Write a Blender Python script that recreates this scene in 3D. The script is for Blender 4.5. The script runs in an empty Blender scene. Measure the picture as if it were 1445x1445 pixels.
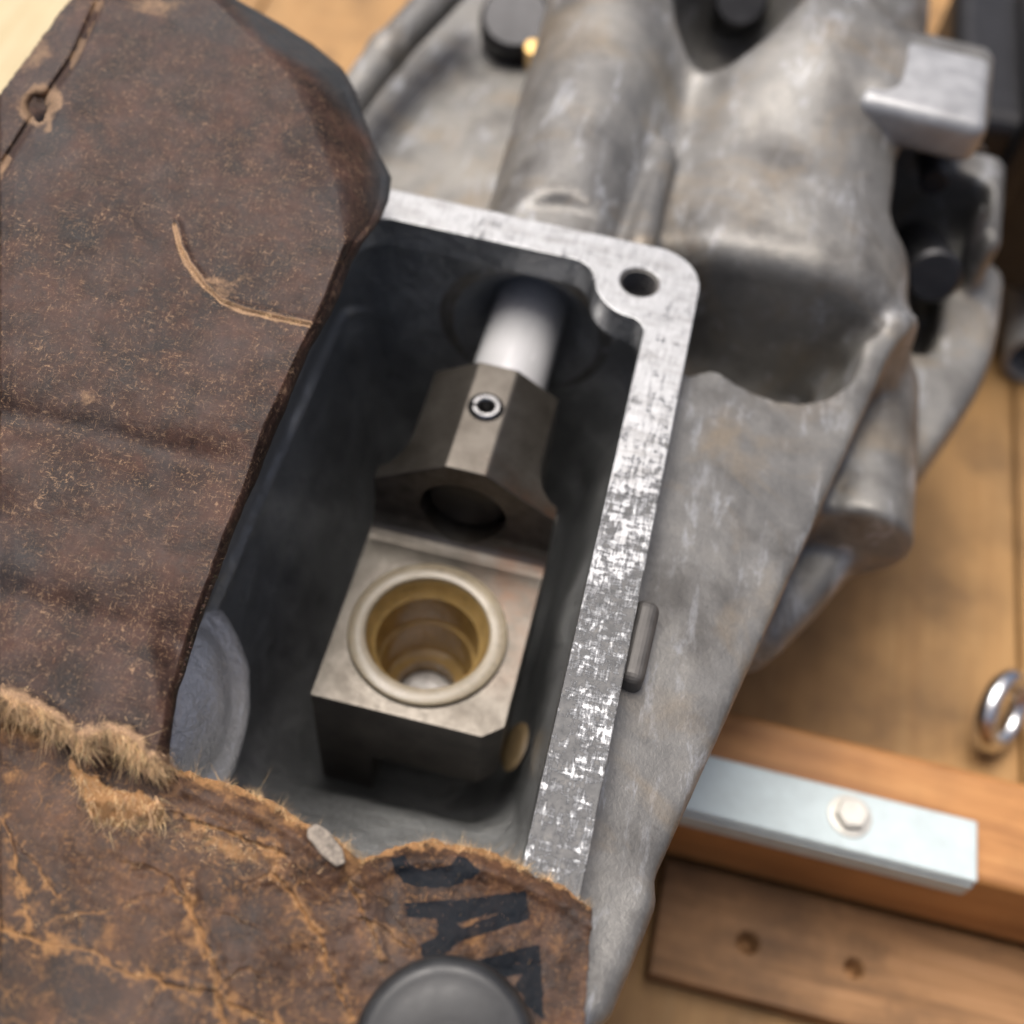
import bpy, bmesh, math, random
import numpy as np
from mathutils import Matrix, Vector
random.seed(7); rng = np.random.default_rng(7)
sc = bpy.context.scene
CM = 0.01                                   # everything below is laid out in centimetres
# ------------------------------------------------------------------ camera
F = 1648.0
L = np.array([659, -2328, F]); L /= np.linalg.norm(L)
D = np.array([-156, 1123, F]); D -= L*(D@L); D /= np.linalg.norm(D)
W = -np.cross(L, D)
CAM = np.array([0, 0, 15.0])
def P(x, y, z):                             # point seen at a picture position, at height z
    x, y, z = np.broadcast_arrays(np.asarray(x, float), np.asarray(y, float), np.asarray(z, float))
    r = np.stack([x-722.5, y-722.5, np.full(x.shape, F)], -1)
    d = np.stack([r@W, r@L, -(r@D)], -1)
    return CAM + d*((z-15)/d[..., 2])[..., None]
cam = bpy.data.cameras.new('camera'); co = bpy.data.objects.new('camera', cam); sc.collection.objects.link(co)
cam.sensor_width = 36; cam.lens = 36*F/1445
R = Matrix(((W[0], -W[1], -W[2]), (L[0], -L[1], -L[2]), (-D[0], D[1], D[2])))
co.matrix_world = Matrix.Translation((0, 0, .15)) @ R.to_4x4()
cam.clip_start = .01; cam.clip_end = 50
cam.dof.use_dof = True; cam.dof.focus_distance = .166; cam.dof.aperture_fstop = 11.5
sc.camera = co
# ------------------------------------------------------------------ daylight
SUN_EL, SUN_AZ = math.radians(71), math.radians(-50)     # azimuth from +Y towards +X
w = bpy.data.worlds.new("World"); sc.world = w; w.use_nodes = True
nt = w.node_tree; bg = nt.nodes['Background']; sky = nt.nodes.new('ShaderNodeTexSky')
sky.sky_type = 'NISHITA'; sky.sun_disc = False; sky.sun_elevation = SUN_EL; sky.sun_rotation = SUN_AZ
sky.air_density = .55; sky.dust_density = 8; sky.ozone_density = .7
nt.links.new(sky.outputs[0], bg.inputs[0]); bg.inputs[1].default_value = .085
sl = bpy.data.lights.new('sun', 'SUN'); sl.energy = 1.5; sl.angle = math.radians(38); sl.color = (1, .985, .96)
so = bpy.data.objects.new('sun', sl); sc.collection.objects.link(so)
sd = Vector((math.sin(SUN_AZ)*math.cos(SUN_EL), math.cos(SUN_AZ)*math.cos(SUN_EL), math.sin(SUN_EL)))
so.rotation_euler = sd.to_track_quat('Z', 'Y').to_euler(); so.location = sd*.8
sc.view_settings.view_transform = 'Standard'; sc.view_settings.look = 'None'
sc.view_settings.exposure = 0.85; sc.view_settings.gamma = 1
sc.cycles.use_denoising = True; sc.cycles.max_bounces = 8
sc.cycles.caustics_reflective = False; sc.cycles.caustics_refractive = False
# ------------------------------------------------------------------ material helpers
class Mt:
    def __init__(s, name):
        s.m = bpy.data.materials.new(name); s.m.use_nodes = True; s.t = s.m.node_tree; s.N = s.t.nodes
        s.b = s.N['Principled BSDF']; tc = s.N.new('ShaderNodeTexCoord'); s.co = s.vec(tc.outputs['Object'], (100, 100, 100))
    def link(s, a, b): s.t.links.new(a, b)
    def put(s, sock, v):
        if isinstance(v, (int, float)): sock.default_value = v
        elif isinstance(v, tuple): sock.default_value = (*v, 1) if len(v) == 3 and sock.type == 'RGBA' else v
        else: s.link(v, sock)
    def vec(s, src, scale=(1, 1, 1), rot=(0, 0, 0)):
        n = s.N.new('ShaderNodeMapping'); n.inputs['Scale'].default_value = scale; n.inputs['Rotation'].default_value = rot
        s.link(src, n.inputs[0]); return n.outputs[0]
    def noise(s, scale, detail=4, rough=.6, v=None, dist=0, st=None, rot=(0, 0, 0)):
        n = s.N.new('ShaderNodeTexNoise'); n.inputs['Scale'].default_value = scale; n.inputs['Detail'].default_value = detail
        n.inputs['Roughness'].default_value = rough; n.inputs['Distortion'].default_value = dist
        v = v or s.co
        if st: v = s.vec(v, st, rot)
        s.link(v, n.inputs['Vector']); return n.outputs[0]
    def ramp(s, f, *stops):
        n = s.N.new('ShaderNodeValToRGB'); e = n.color_ramp.elements
        while len(e) < len(stops): e.new(.5)
        for k, (p, c) in zip(e, stops):
            k.position = p; c = (c, c, c) if isinstance(c, (int, float)) else c; k.color = (*c, 1)
        s.link(f, n.inputs[0]); return n.outputs[0]
    def mix(s, f, a, b, mode='MIX'):
        n = s.N.new('ShaderNodeMix'); n.data_type = 'RGBA'; n.blend_type = mode
        s.put(n.inputs[0], f); s.put(n.inputs[6], a); s.put(n.inputs[7], b); return n.outputs[2]
    def math(s, op, a, b=0.):
        n = s.N.new('ShaderNodeMath'); n.operation = op; s.put(n.inputs[0], a); s.put(n.inputs[1], b); n.use_clamp = op in ('MULTIPLY', 'ADD', 'SUBTRACT')
        return n.outputs[0]
    def attr(s, name):
        n = s.N.new('ShaderNodeAttribute'); n.attribute_name = name; return n
    def sep(s, v):
        n = s.N.new('ShaderNodeSeparateXYZ'); s.link(v, n.inputs[0]); return n.outputs
    def bump(s, h, strength, dist, base=None):
        n = s.N.new('ShaderNodeBump'); n.inputs['Strength'].default_value = strength; n.inputs['Distance'].default_value = dist*CM
        s.link(h, n.inputs['Height'])
        if base: s.link(base, n.inputs['Normal'])
        return n.outputs[0]
    def out(s, color=None, metal=None, rough=None, normal=None, **kw):
        for k, v in (('Base Color', color), ('Metallic', metal), ('Roughness', rough), ('Normal', normal)):
            if v is not None: s.put(s.b.inputs[k], v)
        for k, v in kw.items(): s.put(s.b.inputs[k.replace('_', ' ')], v)
        return s.m

def mat_cast():
    m = Mt('weathered_cast_aluminium')
    big = m.noise(.3, 4, .55); fine = m.noise(14, 4, .7); mid = m.noise(1.3, 6, .65, dist=.6)
    c = m.ramp(m.math('ADD', m.math('MULTIPLY', big, .65), m.math('MULTIPLY', mid, .35)), (.34, (.125, .123, .117)), (.5, (.205, .2, .187)), (.64, (.285, .272, .243)))
    streak = m.noise(1.5, 7, .7, st=(1.5, .42, 1), dist=.5)
    c = m.mix(m.ramp(streak, (.55, 0.), (.72, .7)), c, (.47, .49, .52))
    c = m.mix(m.ramp(m.noise(.55, 5, .65), (.5, 0.), (.68, .7)), c, (.07, .064, .057))
    c = m.mix(m.ramp(m.noise(.42, 4, .6, dist=1.), (.52, 0.), (.7, .55)), c, (.27, .21, .135))
    c = m.mix(m.ramp(m.noise(3.2, 3, .5), (.7, 0.), (.78, .7)), c, (.08, .075, .07))
    c = m.mix(m.ramp(fine, (.3, .25), (.6, 0.)), c, (.1, .1, .1))
    n = m.bump(fine, .45, .025); n = m.bump(m.noise(5, 3, .6), .15, .05, n)
    return m.out(c, m.ramp(streak, (.4, .5), (.7, .2)), m.ramp(fine, (.3, .55), (.7, .42)), n)

def mat_flange():
    m = Mt('scraped_machined_aluminium')
    xyz = m.sep(m.co)
    y = xyz[1]
    along = m.noise(5.0, 9, .74, st=(3.0, .5, 1), rot=(0, 0, -.05), dist=.3); across = m.noise(5.5, 9, .76, st=(.5, 2.4, 1), rot=(0, 0, .06), dist=.3); blob = m.noise(4.2, 10, .72, dist=.5); reg = m.noise(.8, 4, .6)
    f = m.math('ADD', m.math('MULTIPLY', along, .26), m.math('ADD', m.math('MULTIPLY', across, .26), m.math('ADD', m.math('MULTIPLY', blob, .28), m.math('MULTIPLY', reg, .2))))
    # gasket residue lies on the lower three quarters of the long bar only
    mr = m.N.new('ShaderNodeMapRange'); m.link(y, mr.inputs[0]); mr.inputs[1].default_value = 9.0; mr.inputs[2].default_value = 14.2
    mr.inputs[3].default_value = .0; mr.inputs[4].default_value = .085
    f2 = m.math('ADD', f, mr.outputs[0])
    clean = m.ramp(f2, (.492, 0.), (.51, .42), (.545, 1.))
    resid = m.ramp(m.noise(5, 6, .7), (.3, (.055, .057, .058)), (.55, (.11, .11, .108)), (.75, (.18, .17, .152)))
    bright = m.ramp(along, (.3, (.29, .295, .3)), (.7, (.52, .53, .535)))
    dk = m.ramp(m.noise(1.7, 8, .75, st=(.6, 2.2, 1)), (.48, 0.), (.68, .7))
    bright = m.mix(dk, bright, (.2, .195, .185))
    c = m.mix(clean, resid, bright)
    n = m.bump(clean, .6, .012); n = m.bump(m.noise(6, 6, .7, st=(.6, 5, 1)), .25, .01, n)
    return m.out(c, m.mix(clean, (.2,)*3, (.7,)*3), m.mix(clean, (.55,)*3, (.42,)*3), n)

def mat_cavity():
    m = Mt('oily_dark_cavity_paint')
    big = m.noise(.9, 5, .6); sm = m.noise(4, 5, .65)
    c = m.ramp(big, (.25, (.185, .19, .188)), (.55, (.29, .297, .293)), (.78, (.43, .436, .428)))
    n = m.bump(big, .8, .35); n = m.bump(sm, .4, .06, n)
    return m.out(c, .3, m.ramp(sm, (.3, .26), (.7, .42)), n, Coat_Weight=.9, Coat_Roughness=.13)

def mat_steel():
    m = Mt('tarnished_machined_steel')
    fine = m.noise(9, 6, .7); br = m.noise(4, 5, .65, st=(6, .6, 2)); big = m.noise(1.1, 5, .6)
    c = m.ramp(big, (.3, (.07, .061, .05)), (.55, (.118, .106, .09)), (.75, (.16, .147, .127)))
    c = m.mix(m.ramp(fine, (.54, 0.), (.74, .7)), c, (.1, .09, .075))
    # copper coloured tarnish in the corner where the plate meets the clamp
    xyz = m.sep(m.co)
    def win(s, a, b, c_, d_):
        r = m.N.new('ShaderNodeValToRGB'); e = r.color_ramp.elements; mr = m.N.new('ShaderNodeMapRange')
        mr.inputs[1].default_value = a; mr.inputs[2].default_value = d_; m.link(s, mr.inputs[0]); m.link(mr.outputs[0], r.inputs[0])
        e[0].position = 0; e[0].color = (0, 0, 0, 1); e[1].position = (b-a)/(d_-a); e[1].color = (1, 1, 1, 1)
        k = e.new((c_-a)/(d_-a)); k.color = (1, 1, 1, 1); k = e.new(1); k.color = (0, 0, 0, 1); return r.outputs[0]
    cop = m.math('MULTIPLY', win(xyz[0], -2.2, -1.2, -.4, .2), win(xyz[1], 8.6, 11, 11.9, 12.3))
    cop = m.math('MULTIPLY', cop, m.ramp(m.noise(1.4, 6, .7), (.4, 0.), (.65, .8)))
    c = m.mix(cop, c, (.15, .085, .055))
    n = m.bump(br, .12, .02); n = m.bump(fine, .1, .01, n)
    return m.out(c, .8, m.ramp(fine, (.3, .27), (.7, .45)), n)

def mat_simple(name, c, metal=0., rough=.5, nscale=6, var=.25, bump=.15, bdist=.02, st=None, **kw):
    m = Mt(name); n = m.noise(nscale, 6, .65, st=st); n2 = m.noise(nscale*.23, 4, .6)
    lo = tuple(x*(1-var) for x in c); hi = tuple(min(1, x*(1+var)) for x in c)
    col = m.ramp(m.math('ADD', m.math('MULTIPLY', n, .5), m.math('MULTIPLY', n2, .5)), (.38, lo), (.62, hi))
    return m.out(col, metal, m.ramp(n, (.3, max(.02, rough-.06)), (.7, rough+.08)), m.bump(n, bump, bdist), **kw)

def mat_leather(name, dark, brown, tan, fleck, crackw):
    m = Mt(name); a = m.attr('wear'); s = m.N.new('ShaderNodeSeparateColor'); m.link(a.outputs['Color'], s.inputs[0])
    wear, ink, grey = s.outputs[0], s.outputs[1], s.outputs[2]
    big = m.noise(.75, 5, .6); mid = m.noise(2.6, 7, .72, dist=.3); fine = m.noise(24, 5, .75)
    fib1 = m.noise(26, 6, .8, dist=.7, st=(1, .4, .6), rot=(0, 0, .9)); fib2 = m.noise(22, 6, .8, dist=.7, st=(.42, 1, .6), rot=(0, 0, .2)); clus = m.noise(1.7, 8, .8, dist=.8)
    c = m.ramp(m.math('ADD', m.math('MULTIPLY', big, .5), m.math('MULTIPLY', mid, .5)), (.36, dark), (.5, brown), (.64, tuple(x*1.5 for x in brown)))
    c = m.mix(m.ramp(big, (.5, 0.), (.72, .55)), c, (.03, .028, .028))
    fl = m.math('ADD', m.ramp(fib1, (.55, 0.), (.66, 1.)), m.ramp(fib2, (.56, 0.), (.66, 1.)))
    fl = m.math('MULTIPLY', fl, m.ramp(clus, (.38, .08), (.64, fleck)))
    lum = m.noise(1.05, 6, .7, dist=.5)
    c = m.mix(1., c, m.ramp(lum, (.32, .22), (.5, .85), (.66, 1.45)), 'MULTIPLY')
    c = m.mix(fl, c, tan)
    edge = m.math('ADD', wear, m.math('MULTIPLY', m.math('SUBTRACT', mid, .5), 1.6))
    wr = m.math('MULTIPLY', m.ramp(edge, (.2, 0.), (.6, crackw)), m.ramp(fine, (.25, .6), (.5, 1.)))
    wr = m.mix(m.ramp(wear, (.01, 0.), (.06, 1.)), (0, 0, 0), wr)
    c = m.mix(wr, c, m.ramp(fib1, (.3, tuple(x*.6 for x in tan)), (.65, tan), (.8, tuple(min(1, x*1.5) for x in tan))))
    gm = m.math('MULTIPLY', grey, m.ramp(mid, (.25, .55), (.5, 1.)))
    c = m.mix(gm, c, (.038, .043, .047))  # cool tint: painted sheen on the upper flap, random grey elsewhere
    im = m.math('MULTIPLY', m.ramp(m.math('ADD', ink, m.math('MULTIPLY', m.math('SUBTRACT', fine, .5), .8)), (.3, 0.), (.42, 1.)), m.ramp(mid, (.36, 1.), (.68, .9)))
    im = m.math('MULTIPLY', im, m.ramp(m.noise(5, 8, .8), (.64, 1.), (.74, .6)))
    c = m.mix(im, c, (.008, .011, .015))
    h = m.math('ADD', m.math('MULTIPLY', fine, .5), m.math('MULTIPLY', fib2, .5))
    n = m.bump(h, .75, .02); n = m.bump(mid, .2, .04, n)
    rough = m.mix(im, m.mix(m.math('ADD', wr, fl), m.ramp(mid, (.32, .4), (.68, .62)), (.8,)*3), (.6,)*3)
    return m.out(c, 0., rough, n, Specular_IOR_Level=m.ramp(im, (0, .28), (1, .12)))

def mat_fibre():
    m = Mt('leather_fibre'); a = m.attr('tint')
    return m.out(a.outputs['Color'], 0., .7, Sheen_Weight=.2, Subsurface_Weight=.0)

def mat_wood(name, a, b, c_, axis='Y', rough=.6, stain=.5):
    m = Mt(name)
    st = (1.6, .09, 1.6) if axis == 'Y' else (.09, 1.6, 1.6)
    g = m.noise(2.2, 7, .62, st=st, dist=.5); fine = m.noise(9, 4, .7, st=st); big = m.noise(.22, 5, .6); bl = m.noise(.5, 5, .6)
    col = m.ramp(m.math('ADD', m.math('MULTIPLY', g, .7), m.math('MULTIPLY', fine, .3)), (.34, a), (.5, b), (.66, c_))
    col = m.mix(m.ramp(big, (.46, 0.), (.68, stain)), col, tuple(x*.42 for x in a))
    col = m.mix(m.ramp(bl, (.56, 0.), (.72, stain)), col, tuple(x*.5 for x in b))
    return m.out(col, 0., m.ramp(fine, (.3, rough), (.7, rough+.12)), m.bump(m.math('ADD', m.math('MULTIPLY', g, .6), m.math('MULTIPLY', fine, .4)), .4, .05))

M = {}
M['cast'] = mat_cast(); M['flange'] = mat_flange(); M['cavity'] = mat_cavity(); M['steel'] = mat_steel()
M['rod'] = mat_simple('polished_steel', (.66, .66, .665), .3, .2, 5, .06, .06, .01, st=(6, .25, 6))
M['pad'] = mat_simple('clean_aluminium', (.33, .335, .34), .4, .42, 2.2, .2, .12, .03)
M['plug'] = mat_simple('silvery_bare_casting', (.66, .65, .63), .3, .28, 1.2, .2, .8, .2)
M['darkcast'] = mat_simple('dark_casting', (.085, .08, .074), .2, .5, 3, .3, .25, .03)
M['pin'] = mat_simple('dark_spring_steel', (.3, .3, .3), .95, .3, 9)
M['darkface'] = mat_simple('dark_face_steel', (.085, .075, .066), .55, .38, 5, .4, .15, .02)
M['nearblack'] = mat_simple('near_black', (.018, .016, .015), .0, .4, 5, .4, .15, .02)  # near-black tone: rod end face, and painted shade in the pin hole
M['black'] = mat_simple('blackened_steel', (.03, .03, .032), .6, .42, 6)
M['bushing'] = mat_simple('amber_nylon', (.3, .2, .075), 0., .18, 3.5, .22, .08, .02, Subsurface_Weight=.25, Subsurface_Scale=.003, Subsurface_Radius=(1., .6, .25))
M['bushrim'] = mat_simple('scuffed_nylon', (.25, .21, .145), 0., .3, 4, .16, .1, .02, Subsurface_Weight=.2, Subsurface_Scale=.002, Subsurface_Radius=(1., .7, .4))
M['leather'] = mat_leather('dark_worn_leather', (.0105, .005, .004), (.046, .0215, .0145), (.4, .255, .15), .9, 1.)
M['leather2'] = mat_leather('cracked_worn_leather', (.018, .0095, .006), (.062, .03, .016), (.36, .19, .078), 1., .9)
M['fibre'] = mat_fibre()
M['rubber'] = mat_simple('black_rubber', (.02, .021, .022), 0., .42, 5, .3, .12, .02)
M['wood'] = mat_wood('bench_wood', (.31, .165, .055), (.36, .2, .07), (.4, .235, .09), 'Y', .6, .8)
M['timber'] = mat_wood('orange_pine', (.27, .11, .03), (.42, .19, .058), (.5, .25, .085), 'X', .5, .45)
M['plinth'] = mat_wood('stained_pine', (.17, .085, .032), (.29, .15, .06), (.37, .2, .09), 'X', .65, .9)
M['cream'] = mat_wood('pale_pine', (.4, .32, .17), (.5, .41, .24), (.56, .47, .3), 'Y', .6, .1)
M['zinc'] = mat_simple('zinc_plated_steel', (.5, .575, .58), .2, .55, 3, .1, .1, .02)
M['bolt'] = mat_simple('dull_bolt_steel', (.62, .6, .54), .4, .5, 4, .12)
M['chrome'] = mat_simple('bright_steel', (.66, .67, .68), 1., .2, 5, .06)
M['grey'] = mat_simple('grey_painted_metal', (.3, .305, .3), .2, .5, 2, .15)
M['sealant'] = mat_simple('amber_sealant', (.2, .14, .07), 0., .5, 6)
M['brass'] = mat_simple('brass', (.5, .33, .13), .9, .4, 6)
M['flake'] = mat_simple('mineral_flake', (.24, .205, .165), 0., .7, 22, .55, .5, .03)

# ------------------------------------------------------------------ object helpers
def link(o, parent=None):
    sc.collection.objects.link(o)
    if parent is not None:
        o.parent = parent; o.matrix_parent_inverse = Matrix.Translation(parent.location).inverted()
    return o
def tag(o, label=None, cat=None, group=None, kind=None):
    for k, v in (('label', label), ('category', cat), ('group', group), ('kind', kind)):
        if v: o[k] = v
    return o
def thing(name, loc, label, cat, group=None):
    o = bpy.data.objects.new(name, None); o.empty_display_size = .01
    o.location = Vector(loc)*CM; sc.collection.objects.link(o); return tag(o, label, cat, group)
def fromnp(name, v, faces, mat, parent=None, smooth=True, sharp=None):
    me = bpy.data.meshes.new(name); v = np.asarray(v, float)*CM
    me.from_pydata(v.tolist(), [], faces if isinstance(faces, list) else faces.tolist()); me.update()
    me.materials.append(mat)
    if me.validate(): print('INVALID MESH', name)
    if smooth: me.polygons.foreach_set('use_smooth', [True]*len(me.polygons))
    if sharp: me.set_sharp_from_angle(angle=math.radians(sharp))
    return link(bpy.data.objects.new(name, me), parent)
def bevel(o, wd, seg=2, ang=35):
    b = o.modifiers.new('bevel', 'BEVEL'); b.width = wd*CM; b.segments = seg; b.limit_method = 'ANGLE'; b.angle_limit = math.radians(ang)
    b.harden_normals = False; return o
def lathe(prof, seg=48, axis='Z', c=(0, 0, 0), closed=False):
    v, f = [], []; n = len(prof)
    for k in range(seg):
        a = 2*math.pi*k/seg
        for r, z in prof:
            p = (r*math.cos(a), r*math.sin(a), z)
            if axis == 'Y': p = (p[0], p[2], p[1])
            v.append((p[0]+c[0], p[1]+c[1], p[2]+c[2]))
    m = n if closed else n-1
    for k in range(seg):
        for j in range(m):
            q = [k*n+j, ((k+1) % seg)*n+j, ((k+1) % seg)*n+(j+1) % n, k*n+(j+1) % n]
            f.append(q[::-1] if axis == 'Y' else q)
    return v, f
def box(x0, x1, y0, y1, z0, z1):
    v = [(x, y, z) for z in (z0, z1) for y in (y0, y1) for x in (x0, x1)]
    return v, [[0, 2, 3, 1], [4, 5, 7, 6], [0, 1, 5, 4], [2, 6, 7, 3], [0, 4, 6, 2], [1, 3, 7, 5]]
def prism(poly, z0, z1):
    n = len(poly); v = [(x, y, z0) for x, y in poly]+[(x, y, z1) for x, y in poly]
    return v, [list(range(n))[::-1], list(range(n, 2*n))]+[[k, (k+1) % n, n+(k+1) % n, n+k] for k in range(n)]
def loft(rings, cap0=False, cap1=False):
    n = len(rings[0]); v = [p for r in rings for p in r]; f = []
    for i in range(len(rings)-1):
        for k in range(n):
            f.append([i*n+k, i*n+(k+1) % n, (i+1)*n+(k+1) % n, (i+1)*n+k])
    if cap0: f.append(list(range(n))[::-1])
    if cap1: f.append(list(range((len(rings)-1)*n, len(rings)*n)))
    return v, f
def apply_mods(o):
    dg = bpy.context.evaluated_depsgraph_get(); me = bpy.data.meshes.new_from_object(o.evaluated_get(dg))
    o.modifiers.clear(); old = o.data; o.data = me; me.name = old.name; bpy.data.meshes.remove(old)
def boolean(o, cutters):
    for c in cutters:
        b = o.modifiers.new('cut', 'BOOLEAN'); b.object = c; b.operation = 'DIFFERENCE'; b.solver = 'EXACT'
    apply_mods(o)
    for c in cutters:
        me = c.data; bpy.data.objects.remove(c); bpy.data.meshes.remove(me)
def arc(cx, cy, r, a0, a1, n=8):
    return [(cx+r*math.cos(math.radians(a0+(a1-a0)*k/n)), cy+r*math.sin(math.radians(a0+(a1-a0)*k/n))) for k in range(n+1)]
_lat = rng.random((257, 257))
def vnoise(x, y):
    x = np.asarray(x, float) % 256; y = np.asarray(y, float) % 256
    i = x.astype(int); j = y.astype(int); u = x-i; v = y-j; u = u*u*(3-2*u); v = v*v*(3-2*v)
    i1 = (i+1) % 257; j1 = (j+1) % 257
    return (_lat[i, j]*(1-u)+_lat[i1, j]*u)*(1-v)+(_lat[i, j1]*(1-u)+_lat[i1, j1]*u)*v
def fbm(x, y, s, o=4):
    r = 0; a = .5
    for k in range(o): r = r+a*(vnoise(x/s+37.1*k, y/s+11.7*k)-.5); a *= .5; s *= .5
    return r*2
def sm(a, b, x): t = np.clip((x-a)/(b-a), 0, 1); return t*t*(3-2*t)
def polydist(X, Y, pts):
    d = np.full(X.shape, 1e9); side = np.zeros(X.shape); tt = np.zeros(X.shape); n = len(pts)-1
    for i in range(n):
        ax, ay = pts[i]; bx, by = pts[i+1]; dx, dy = bx-ax, by-ay; l2 = dx*dx+dy*dy
        t = np.clip(((X-ax)*dx+(Y-ay)*dy)/l2, 0, 1); q = np.hypot(X-ax-t*dx, Y-ay-t*dy)
        m = q < d; d = np.where(m, q, d); side = np.where(m, np.sign(dx*(Y-ay)-dy*(X-ax)), side); tt = np.where(m, (i+t)/n, tt)
    return d, side, tt
def inpoly(X, Y, pts):
    r = np.zeros(X.shape, bool); n = len(pts)
    for i in range(n):
        (ax, ay), (bx, by) = pts[i], pts[(i+1) % n]
        if ay == by: continue
        r ^= ((ay > Y) != (by > Y)) & (X < (bx-ax)*(Y-ay)/(by-ay)+ax)
    return r

# ------------------------------------------------------------------ smooth blended casting: signed distances, then surface nets
def surface_nets(d, o, h):
    s = d < 0; nx, ny, nz = d.shape
    acc = np.zeros((nx-1, ny-1, nz-1, 3), np.float32); cnt = np.zeros((nx-1, ny-1, nz-1), np.float32)
    def sl(a, dx, dy, dz): return a[dx:nx-1+dx, dy:ny-1+dy, dz:nz-1+dz]
    corners = [(i, j, k) for i in (0, 1) for j in (0, 1) for k in (0, 1)]
    cs = sum(sl(s, *c).astype(np.int8) for c in corners); act = (cs > 0) & (cs < 8); idx = np.argwhere(act)
    dv = {c: d[idx[:, 0]+c[0], idx[:, 1]+c[1], idx[:, 2]+c[2]] for c in corners}
    acc = np.zeros((len(idx), 3)); cnt = np.zeros(len(idx))
    for a in corners:
        for ax in range(3):
            if a[ax]: continue
            b = list(a); b[ax] = 1; b = tuple(b); A, B = dv[a], dv[b]; m = (A < 0) != (B < 0)
            t = np.where(m, A/np.where(m, A-B, 1), 0); p = np.array(a, float)[None]+np.zeros((len(idx), 3)); p[:, ax] += t
            acc += p*m[:, None]; cnt += m
    v = np.array(o)+(idx+acc/cnt[:, None])*h
    num = np.full(act.shape, -1, np.int64); num[tuple(idx.T)] = np.arange(len(idx))
    F_ = []
    for ax in range(3):
        a = s; sl0 = [slice(1, -1)]*3; sl0[ax] = slice(0, -1); sl1 = [slice(1, -1)]*3; sl1[ax] = slice(1, None)
        A = s[tuple(sl0)]; B = s[tuple(sl1)]
        e = np.argwhere(A != B); off = np.ones(3, int); off[ax] = 0; e = e+off
        flip = ~s[tuple(e.T)]
        u, w_ = [k for k in range(3) if k != ax]; du = np.eye(3, dtype=int)[u]; dw = np.eye(3, dtype=int)[w_]
        q = np.stack([num[tuple((e-du-dw).T)], num[tuple((e-dw).T)], num[tuple(e.T)], num[tuple((e-du).T)]], 1)
        if ax == 1: flip = ~flip
        q[flip] = q[flip][:, ::-1]; F_.append(q)
    q = np.concatenate(F_); return v, q[(q >= 0).all(1)]
def smin(a, b, k):
    h = np.clip(.5+.5*(b-a)/k, 0, 1); return b+(a-b)*h-k*h*(1-h)
def smax(a, b, k): return -smin(-a, -b, k)

# ================================================================== THE BENCH (setting)
BZ = -11.6
bench = tag(fromnp('bench_top', *box(-60, 60, -30, 90, BZ-3, BZ-2.2), M['plinth'], smooth=False), kind='structure')
for k, x0 in enumerate((-58, -44.2, -30.4, -16.6, -2.4, 12.0, 26, 40)):
    x1 = (-44.2, -30.4, -16.6, -2.4, 12.0, 26, 40, 54)[k]
    bevel(fromnp('plank', *box(x0+.06, x1-.06, -28+k % 3*.4, 88-k % 2*.7, BZ-2.19, BZ-.03*(k % 3)), M['wood'], bench, smooth=False), .12)

# ================================================================== GEARBOX HOUSING
hs = thing('gearbox_housing', (-2, 12, BZ), 'weathered grey cast aluminium gearbox housing with an open rectangular shift window', 'gearbox')
HX, HY, HZ = .13, .13, .11
h = .125
gx = np.arange(-12.5, 14.5, h, dtype=np.float32); gy = np.arange(.5, 36, h, dtype=np.float32); gz = np.arange(BZ+.1, 1.6, h, dtype=np.float32)
X, Y, Z = gx[:, None, None], gy[None, :, None], gz[None, None, :]
def s_ell(c, r):
    a, b, e = (X-c[0]), (Y-c[1]), (Z-c[2])
    k0 = np.sqrt((a/r[0])**2+(b/r[1])**2+(e/r[2])**2); k1 = np.sqrt((a/r[0]**2)**2+(b/r[1]**2)**2+(e/r[2]**2)**2)+1e-6
    return k0*(k0-1)/k1
def s_cone(a, b, ra, rb, cap=True):
    a = np.array(a, np.float32); ab = np.array(b, np.float32)-a; l2 = float(ab@ab)
    t = np.clip(((X-a[0])*ab[0]+(Y-a[1])*ab[1]+(Z-a[2])*ab[2])/l2, 0, 1)
    return np.sqrt((X-a[0]-t*ab[0])**2+(Y-a[1]-t*ab[1])**2+(Z-a[2]-t*ab[2])**2)-(ra+(rb-ra)*t)
def s_box(x0, x1, y0, y1, z0, z1, r=.3, rot=0):
    cx, cy, cz = (x0+x1)/2, (y0+y1)/2, (z0+z1)/2; cr, sr = math.cos(rot), math.sin(rot)
    dx = np.abs((X-cx)*cr+(Y-cy)*sr)-(x1-x0)/2+r; dy = np.abs(-(X-cx)*sr+(Y-cy)*cr)-(y1-y0)/2+r; dz = np.abs(Z-cz)-(z1-z0)/2+r
    return np.sqrt(np.maximum(dx, 0)**2+np.maximum(dy, 0)**2+np.maximum(dz, 0)**2)+np.minimum(np.maximum(np.maximum(dx, dy), dz), 0)-r
def s_cyl(c, ax, r, hl, rr=.15):
    q = [X-c[0], Y-c[1], Z-c[2]]; o = [k for k in range(3) if k != ax]
    d1 = np.sqrt(q[o[0]]**2+q[o[1]]**2)-r+rr; d2 = np.abs(q[ax])-hl+rr
    return np.sqrt(np.maximum(d1, 0)**2+np.maximum(d2, 0)**2)+np.minimum(np.maximum(d1, d2), 0)-rr
def s_prism(pts, z0, z1, r=.2, slope=(0, 0)):       # convex footprint, counter-clockwise
    d = np.maximum(z0-Z, Z-z1-slope[0]*X-slope[1]*Y)
    for i in range(len(pts)):
        (ax, ay), (bx, by) = pts[i], pts[(i+1) % len(pts)]; l = math.hypot(bx-ax, by-ay)
        d = smax(d, ((X-ax)*(by-ay)-(Y-ay)*(bx-ax))/l, r)
    return d
def xy(px, py, z): p = P(px, py, z); return float(p[0]), float(p[1])
def xyz(px, py, z): return tuple(float(q) for q in P(px, py, z))
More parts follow.
